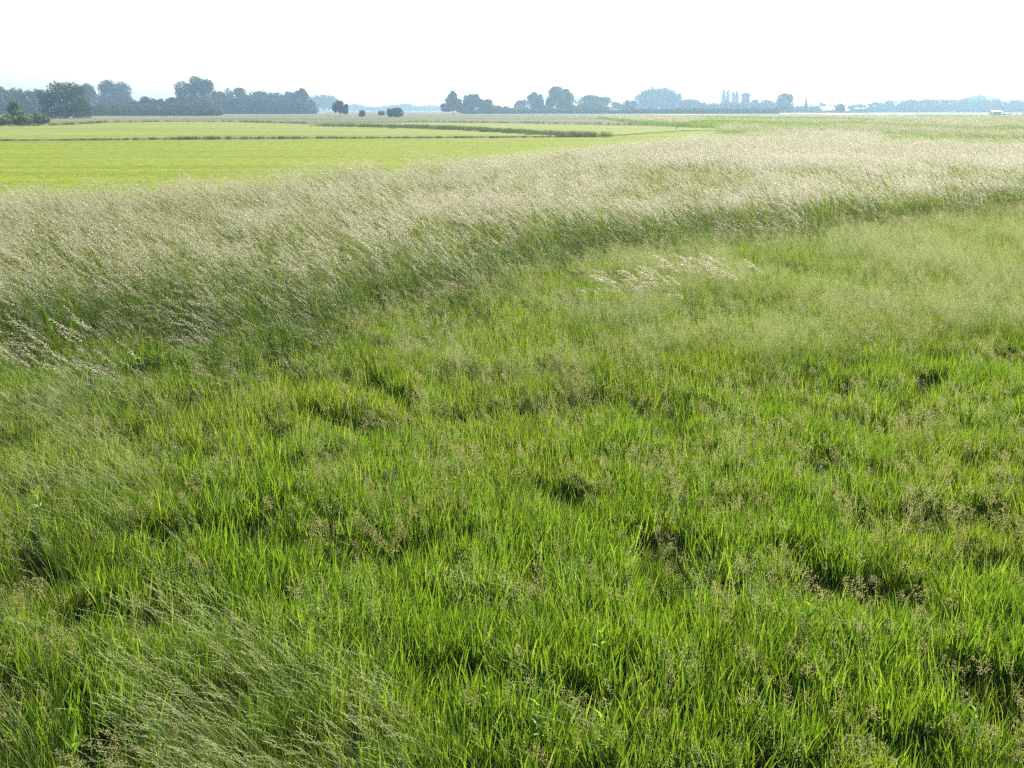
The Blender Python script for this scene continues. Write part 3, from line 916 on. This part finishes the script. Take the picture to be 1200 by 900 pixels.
TSEED = [100]
def tree(name, kind, x0, x1, top, D, label, cat='tree', group=None, mat='leaf', crown0=None, dense=1.0):
    TSEED[0] += 1
    xa, zt = at(x0, top, D); xb, _ = at(x1, top, D)
    W = (xb - xa) / 2 * 1.1; H = zt
    e = tag(empty(name, ((xa + xb) / 2, D, -0.02)), label, cat, group)
    px = D / FPX
    base = {'round': 0.01, 'loose': 0.08, 'dome': 0, 'poplar': 0.06, 'pointed': 0.04, 'bush': 0}[kind] * H if crown0 is None else crown0 * H
    ls = max(0.2, 1.3 * px)
    n = int(dense * 6.5 * (2 * W * H) / (ls * ls * 0.5)) + 250
    n = min(n, 15000)
    if kind == 'loose': n = int(n * 0.85)
    me, lob = crown_mesh('crown', W - ls * 0.3, H - ls * 0.3, base, n, ls, kind, M[mat], TSEED[0])
    link(bpy.data.objects.new('crown', me), e)
    tb = MB()
    r0 = max(0.06, H * 0.022)
    tb.tube([(0, 0, -0.15), (0.01 * H, 0, H * 0.15), (-0.01 * H, 0.01 * H, H * 0.45), (0.01 * H, 0, H * 0.82)], [r0 * 1.25, r0, r0 * 0.7, r0 * 0.2], 7)
    rr = random.Random(TSEED[0])
    for L in lob[1:8]:
        z0 = max(H * 0.12, min(L[2] * 0.55, H * 0.6))
        tb.tube([(0, 0, z0), (L[0] * 0.5, L[1] * 0.5, (z0 + L[2]) * 0.52), (L[0] * 0.95, L[1] * 0.95, L[2])], [r0 * 0.5, r0 * 0.32, r0 * 0.1], 5)
    tb.build('trunk', M['bark'], e, True)
    return e

G1, G2, G3, G4 = 'trees of the left horizon wood', 'trees around the distant houses', 'trees on the right horizon', 'bushes standing alone on the horizon'
tree('broadleaf_tree', 'round', 45, 103, 95, 340, 'large dense dark round tree, nearest of the left horizon trees', group=G1)
tree('young_tree', 'poplar', 6, 23, 117.5, 226, 'small upright dark tree rising from the low shrubs at far left', mat='shrub', group=G1)
for (a, b, t, D, lab) in [(-16, 18, 130, 196, 'low green shrub at the far left edge of the field'),
                          (12, 37, 132, 190, 'low rounded green shrub, middle of three at far left'),
                          (31, 57, 128.5, 205, 'pale green rounded shrub before the large round tree'),
                          (18, 36, 127, 215, 'green shrub behind the other three at far left')]:
    tree('field_shrub', 'bush', a, b, t, D, lab, 'shrub', 'shrubs at the far left of the field', 'shrub')
for (a, b, t, D, lab) in [(-18, 13, 100.5, 520, 'hazy tree at the far left edge of the horizon'),
                          (7, 28, 102, 540, 'hazy tree second from the left edge of the horizon'),
                          (23, 41, 105, 530, 'hazy low tree third from the left edge of the horizon'),
                          (35, 54, 103.5, 545, 'hazy tree touching the left side of the large round tree'),
                          (144, 166, 116.5, 540, 'hazy low tree at the right foot of the pale domed tree'),
                          (160, 184, 112.5, 545, 'hazy tree of the wood, second left of the tallest tree'),
                          (178, 199, 114.5, 540, 'hazy low tree of the wood left of the tallest tree'),
                          (192, 212, 113, 550, 'hazy tree of the wood touching the tallest tree on its left'),
                          (103, 128, 122, 480, 'low dark tree at the foot of the pale domed tree, left side'),
                          (122, 150, 123, 485, 'low dark tree at the foot of the pale domed tree, right side'),
                          (212, 248, 113, 540, 'low dark tree at the foot of the tallest tree'),
                          (245, 266, 106, 640, 'dark tree of the wood just right of the tallest tree'),
                          (257, 293, 102.3, 650, 'broad dark tree, highest of the wood right of the tallest tree'),
                          (287, 317, 105.5, 655, 'dark rounded tree in the middle of the wood'),
                          (309, 337, 107.5, 650, 'dark rounded lower tree of the wood, third from its right end'),
                          (328, 351, 105.5, 655, 'dark tree of the wood, second from its right end')]:
    tree('broadleaf_tree', 'round', a, b, t, D, lab, group=G1, crown0=0.02)
tree('broadleaf_tree', 'loose', 91, 112, 96.5, 640, 'slim loose pale tree between the round tree and the domed tree', group=G1)
tree('broadleaf_tree', 'round', 109, 154, 93.5, 660, 'large pale hazy domed tree right of the large round tree', group=G1)
tree('broadleaf_tree', 'loose', 204, 252, 88.5, 600, 'tallest tree of the left horizon with gaps in its crown', group=G1, dense=1.3)
tree('broadleaf_tree', 'loose', 343, 367, 103, 640, 'loose feathery tree at the right end of the left wood', group=G1, dense=1.3)
tree('broadleaf_tree', 'dome', 360, 397, 109.5, 1250, 'pale blue domed grove far behind the left wood', 'grove', group=G1)
tree('broadleaf_tree', 'loose', 388.5, 408, 117.5, 420, 'small dark round tree alone right of the left wood', group=G4, dense=1.5)
tree('field_bush', 'bush', 419.5, 428.5, 127.5, 400, 'tiny dark round bush between two small trees on the horizon', 'bush', G4)
tree('field_bush', 'bush', 442, 451, 127.5, 480, 'small low bush touching the left of the wide small tree', 'bush', G4)
tree('field_tree', 'bush', 451.5, 473.5, 123, 380, 'wide small dark tree alone left of the middle trees', group=G4)
tree('broadleaf_tree', 'pointed', 514, 547, 106.5, 620, 'pointed leafy tree at the left end of the middle trees', group=G2, dense=1.2)
tree('broadleaf_tree', 'loose', 540, 567, 109.5, 640, 'loose rounded tree right of the pointed tree', group=G2, dense=1.5)
tree('broadleaf_tree', 'round', 559, 580, 115.5, 640, 'lower rounded tree right of the pointed tree pair', group=G2, crown0=0.02)
tree('broadleaf_tree', 'bush', 574, 590, 121.5, 680, 'low bushy tree left of the dark-roofed house', group=G2)
tree('broadleaf_tree', 'bush', 586, 606, 122.5, 670, 'low bushy tree touching the dark-roofed house', group=G2)
tree('broadleaf_tree', 'loose', 616.5, 638, 107.5, 720, 'loose round tree right behind the dark-roofed house', group=G2, dense=1.4)
tree('broadleaf_tree', 'loose', 639, 673, 100.5, 700, 'tallest tree of the middle group with airy crown', group=G2, dense=1.4)
tree('broadleaf_tree', 'bush', 628, 650, 119, 690, 'low bushy tree at the left foot of the tallest middle tree', group=G2)
tree('broadleaf_tree', 'bush', 650, 682, 118, 695, 'low bushy tree at the right foot of the tallest middle tree', group=G2)
tree('broadleaf_tree', 'round', 672, 719, 110.5, 740, 'broad rounded hazy tree right of the tallest middle tree', group=G2, crown0=0.02)
tree('broadleaf_tree', 'round', 715, 731, 119, 820, 'small hazy tree behind the low white-gabled house', group=G2, crown0=0.02)
tree('broadleaf_tree', 'round', 728, 747, 116.5, 780, 'small rounded hazy tree left of the domed grove', group=G2, crown0=0.02)
tree('tree_grove', 'dome', 745.5, 797, 101, 1000, 'large pale flat-topped domed grove in the hazy distance', 'grove', G3, dense=1.4)
tree('broadleaf_tree', 'poplar', 793, 801, 108.5, 1000, 'thin sparse tree at the right side of the domed grove', group=G3, dense=0.5)
tree('tree_grove', 'dome', 795, 823, 114.5, 930, 'lower pale grove right of the domed grove', 'grove', G3)
tree('poplar_tree', 'poplar', 846, 852, 104.5, 1150, 'pale columnar poplar, leftmost of four left of the windmill', 'poplar', G3)
tree('poplar_tree', 'poplar', 850, 856, 105.5, 1155, 'pale columnar poplar, second of four left of the windmill', 'poplar', G3)
tree('poplar_tree', 'poplar', 857, 862.5, 107, 1150, 'pale columnar poplar, third of four left of the windmill', 'poplar', G3)
tree('poplar_tree', 'poplar', 861, 867, 106.5, 1155, 'pale columnar poplar next to the windmill', 'poplar', G3)
tree('broadleaf_tree', 'loose', 878, 891, 116, 960, 'low loose tree right of the windmill', group=G3, dense=1.2)
tree('broadleaf_tree', 'loose', 890, 909, 115.5, 970, 'low sparse tree left of the dark round right-hand tree', group=G3, dense=0.9)
tree('broadleaf_tree', 'round', 909.5, 932, 108, 800, 'dark rounded tree standing out on the right horizon', group=G3, crown0=0.02)
tree('conifer_tree', 'pointed', 942, 948, 115, 840, 'slim pointed conifer left of the white-roofed sheds', 'conifer', G3, dense=1.5)
tree('broadleaf_tree', 'bush', 957, 970, 117, 1050, 'pale tree behind the left white-roofed shed', group=G3)
tree('broadleaf_tree', 'bush', 968, 981, 120.5, 1000, 'pale low tree behind the gap between the white sheds', group=G3)
tree('broadleaf_tree', 'loose', 978.5, 991.5, 121.5, 760, 'small dark tree before the middle white-roofed shed', group=G3, dense=1.6)
tree('broadleaf_tree', 'bush', 992, 1012, 121, 950, 'pale low tree behind the right white-roofed shed', group=G3)

# woods and hedges that read as one mass
def mass(name, label, cat, prof, D, depth, step, mat='leaf', jag=0.06):
    """prof: photo points along the top outline"""
    TSEED[0] += 1
    r = np.random.default_rng(TSEED[0])
    pxs = np.array([p[0] for p in prof], float); tops = np.array([p[1] for p in prof], float)
    lob = []
    area = 0
    q = pxs[0]
    cx0 = at((pxs[0] + pxs[-1]) / 2, 120, D)[0]
    while q < pxs[-1]:
        x_, z_ = at(q, float(np.interp(q, pxs, tops)), D)
        z_ *= r.uniform(1 - 2 * jag, 1 + jag * 0.5)
        ws = step * D / FPX
        lob.append((x_ - cx0, r.uniform(-depth, depth), z_ * 0.5, ws * r.uniform(0.8, 1.3), z_ * 0.5))
        lob.append((x_ - cx0 + r.uniform(-.4, .4) * ws, r.uniform(-depth, depth), z_ * 0.26, ws * 1.4, z_ * 0.3))
        area += 1.6 * ws * z_
        q += step * r.uniform(0.5, 0.9)
    ls = 1.6 * D / FPX
    n = min(50000, int(7.0 * area / (ls * ls * 0.5)))
    me, _ = crown_mesh(name, 1, 1, 0, n, ls, None, M[mat], TSEED[0], lob)
    o = link(bpy.data.objects.new(name, me)); o.location = (cx0, D, -0.02)
    return tag(o, label, cat, kind='stuff')
mass('right_wood', 'long pale blue wood along the right end of the horizon', 'wood', [(1008, 122), (1022, 118.5), (1044, 116.5), (1050, 114.5), (1090, 114.5), (1130, 115.5), (1165, 115.5), (1215, 116), (1300, 114), (1420, 117)], 950, 12, 7)
mass('far_dome_wood', 'faint rounded wood rising behind the right-hand wood', 'wood', [(1124, 116), (1133, 111), (1145, 109.5), (1158, 111), (1170, 115)], 1200, 10, 8)
mass('middle_hedge', 'hazy low hedge between the domed grove and the dark right-hand tree', 'hedge', [(815, 119), (830, 120), (848, 118.5), (866, 119), (880, 120), (912, 120)], 900, 6, 5)
mass('right_hedge', 'hazy low hedge between the dark tree and the white sheds', 'hedge', [(925, 123), (940, 123), (962, 123.5), (975, 127.5), (1000, 127.5), (1020, 126)], 860, 6, 4)
mass('faint_wood', 'very faint distant treeline between the left wood and middle trees', 'wood', [(395, 121), (405, 124.5), (412, 121), (420, 121), (428, 125), (445, 125), (462, 122), (470, 121), (480, 120.5), (486, 124), (500, 123.5), (516, 123), (535, 125)], 1650, 20, 5)
mass('house_hedge', 'low hedge line along the foot of the middle trees', 'hedge', [(548, 127), (575, 126), (600, 127.5), (640, 126.5), (700, 126.5), (716, 128.5), (730, 128.5), (750, 127), (820, 126.5), (860, 126.5), (912, 126.5)], 640, 3, 4)
mass('wood_undergrowth', 'dark undergrowth filling the foot of the left wood', 'wood', [(150, 121), (200, 119), (240, 118), (262, 113), (300, 113), (330, 114), (355, 114), (366, 120)], 625, 6, 6)
mass('wood_edge', 'dark edge of the wood between the pale domed tree and the tallest tree', 'wood', [(100, 124), (150, 121), (180, 119), (215, 119), (256, 118)], 535, 5, 6)
mass('left_hedge', 'dark hedge along the foot of the left wood', 'hedge', [(100, 126.5), (160, 126), (210, 126), (255, 126.5)], 470, 3, 5)
mass('far_left_wood', 'wood continuing beyond the left edge of the picture', 'wood', [(-260, 108), (-180, 103), (-100, 106), (-20, 101)], 530, 10, 9)

# ------------------------------------------------------------------ distant buildings
def house(name, label, x0, x1, eave, top, D, depth, wallm, roofm, rz=0.0, windows=3, hip=0.25, cat='house', group=None):
    xa, ze = at(x0, eave, D); xb, zt = at(x1, top, D)
    Lx = (xb - xa); cx = (xa + xb) / 2
    e = tag(empty(name, (cx, D, -0.02), rz), label, cat, group)
    h = Lx / 2; d = depth / 2
    wl = MB()
    v = [(-h, -d, 0), (h, -d, 0), (h, d, 0), (-h, d, 0), (-h, -d, ze), (h, -d, ze), (h, d, ze), (-h, d, ze)]
    for q in ((0, 1, 5, 4), (1, 2, 6, 5), (2, 3, 7, 6), (3, 0, 4, 7)):
        wl.face([v[i] for i in q])
    if hip < 0.05:
        wl.face([(h, -d, ze), (h, d, ze), (h, 0, zt - 0.06)]); wl.face([(-h, d, ze), (-h, -d, ze), (-h, 0, zt - 0.06)])
    wl.build('wall', wallm, e)
    o = 0.35
    rf = MB()
    hh = h * (1 - hip * 2 * 0.5)
    A, B, Cc, Dd = (-h - o, -d - o, ze - 0.05), (h + o, -d - o, ze - 0.05), (h + o, d + o, ze - 0.05), (-h - o, d + o, ze - 0.05)
    r1, r2 = ((-h * (1 - hip) if hip >= 0.05 else -h - o), 0, zt), ((h * (1 - hip) if hip >= 0.05 else h + o), 0, zt)
    rf.face([A, B, r2, r1]); rf.face([Cc, Dd, r1, r2])
    if hip >= 0.05:
        rf.face([B, Cc, r2]); rf.face([Dd, A, r1])
    rf.face([A, Dd, Cc, B])
    ro = rf.build('roof', roofm, e)
    if hip >= 0.05:
        ch = MB(); ch.box((h * 0.3, 0.2, zt + 0.2), (0.7, 0.7, 1.4)); ch.build('chimney', M['brick'], ro)
    for k in range(windows):
        u = -h + Lx * (k + 0.7) / (windows + 0.4)
        wd = MB(); wd.box((u, -d - 0.02, ze * 0.58), (1.1, 0.08, min(1.3, ze * 0.4)))
        wo_ = wd.build('window', M['glass'], e)
        fr = MB()
        for s in (-1, 1):
            fr.box((u + s * 0.6, -d - 0.04, ze * 0.58), (0.1, 0.12, min(1.3, ze * 0.4) + 0.2))
        fr.build('frame', M['white'], wo_)
    return e
house('farmhouse', 'dark hipped-roof house with pale side wall among the middle trees', 604, 620.5, 123.5, 117.5, 690, 9, M['brick'], M['roofdark'], rz=-0.25)
an = house('farm_annex', 'narrow white-walled building at the right end of the dark-roofed house', 615.8, 620.6, 122.5, 119.5, 668, 5, M['white'], M['roofdark'], windows=1, hip=0)
house('low_house', 'low house with white gables left of the domed grove', 716.5, 724, 130, 127, 720, 6, M['white'], M['roofdark'], rz=0.5, windows=2, hip=0, group='white farm buildings on the horizon')
house('low_house', 'low pale house beside the white-gabled house', 723, 730.5, 130, 127.6, 735, 6, M['white'], M['roofdark'], rz=-0.4, windows=2, hip=0, group='white farm buildings on the horizon')
for (a, b, ev, tp, D, rz, lab) in [(959.5, 976, 129, 124.8, 850, 0.15, 'white-roofed shed, left one of three on the right horizon'),
                                   (976.5, 993, 129.5, 126.6, 840, -0.1, 'white-roofed shed behind the small dark tree on the horizon'),
                                   (1000, 1016, 129.5, 126.4, 880, 0.1, 'white-roofed shed, right one of three on the right horizon'),
                                   (1161, 1172, 130.6, 129.4, 520, 0.0, 'small white-roofed shelter near the fence at far right')]:
    house('farm_shed', lab, a, b, ev, tp, D, 14 if D > 600 else 4, M['brick'] if D > 600 else M['white'], M['white'], rz, 3, 0, 'shed', 'white farm buildings on the horizon')

# windmill
D = 900
xa, zt = at(868.3, 108, D); xb, zs = at(880, 112.5, D)
wx, r1 = (xa + xb) / 2, (xb - xa) / 2
mill = tag(empty('windmill', (wx, D, -0.02), 0.12), 'hazy tower windmill with four thin sails on the right horizon', 'windmill')
tw = MB()
tw.tube([(0, 0, 0), (0, 0, zs * 0.5), (0, 0, zs)], [r1 * 1.05, r1 * 0.9, r1 * 0.74], 16); tw.build('tower', M['brick'], mill)
cpm = MB(); cpm.tube([(0, 0, zs), (0, 0, zs + (zt - zs) * 0.35), (0, 0, zs + (zt - zs) * 0.75), (0, 0, zt)], [r1 * 1.0, r1 * 0.95, r1 * 0.6, r1 * 0.1], 12)
cpm.build('cap', M['roofdark'], mill)
hub = MB(); hub.tube([(0, -r1 * 0.4, zs + 0.9), (0, -r1 * 1.35, zs + 0.6)], [0.45, 0.35], 8); hub.build('windshaft', M['wood'], mill)
for k in range(4):
    s = MB(); L = 10.5
    s.box((0, 0, L / 2), (0.28, 0.28, L))
    for i in range(12):
        s.box((0.75, -0.02, 1.8 + i * 0.72), (1.6, 0.08, 0.10))
    s.box((1.5, -0.02, 5.7), (0.1, 0.1, 8.2))
    o = s.build('sail', M['wood'], mill)
    o.location = (-2.0, -r1 * 1.3, zs + 0.65) if False else (-0.2, -r1 * 1.3, zs + 0.65)
    o.rotation_euler = (0, k * math.pi / 2 + 0.03, 0)
dr = MB(); dr.box((0, -r1 * 1.04, 1.1), (1.2, 0.3, 2.2)); dr.build('door', M['wood'], mill)

# fence and posts on the right
D = 300
fx = [at(p, 130, D)[0] for p in (1162, 1167, 1172, 1177, 1184, 1191.5, 1199, 1207, 1215)]
fence = tag(empty('post_and_rail_fence', (fx[0], D, -0.02)), 'dark wooden post and rail fence at the right end of the horizon', 'fence')
for i, q in enumerate(fx):
    p = MB(); p.tube([(0, 0, -0.2), (0, 0, 1.75 + 0.15 * math.sin(i * 2.3))], [0.11, 0.10], 8)
    o = p.build('post', M['wood'], fence); o.location = (q - fx[0], 0.3 * math.sin(i), 0)
for zr in (0.85, 1.5):
    p = MB(); p.box(((fx[4] - fx[0]) / 2, -0.16, zr), (fx[4] - fx[0], 0.06, 0.14)); p.build('rail', M['wood'], fence)
def post(label, px, top, base, lean):
    x_, y_ = P(px, base, 0)
    _, z_ = at(px, top, y_)
    p = MB(); p.tube([(0, 0, -0.25), (lean * 0.5, 0, z_ * 0.5), (lean, 0.0, z_)], [0.06, 0.055, 0.05], 8)
    o = p.build('marker_post', M['wood']); o.location = (x_, y_, 0)
    tag(o, label, 'post', 'lone posts in the meadow')
post('lone short dark post in the rough grass before the right-hand wood', 1051, 137.5, 144, 0.05)
post('lone short dark post at the tip of the green field', 793, 147, 151, -0.08)

# ------------------------------------------------------------------ hazy air
hz = MB(); hz.box((0, 1050, 17.5), (5300, 3300, 38))
hm, nt = new_mat('haze')
pv = N(nt, 'ShaderNodeVolumePrincipled')
pv.inputs['Color'].default_value = (0.50, 0.76, 1.0, 1)
pv.inputs['Density'].default_value = 0.00045
pv.inputs['Anisotropy'].default_value = 0.42
out = N(nt, 'ShaderNodeOutputMaterial'); nt.links.new(pv.outputs[0], out.inputs['Volume'])
tag(hz.build('haze', hm), 'thin pale summer haze filling the air over the fields', 'haze', kind='stuff')
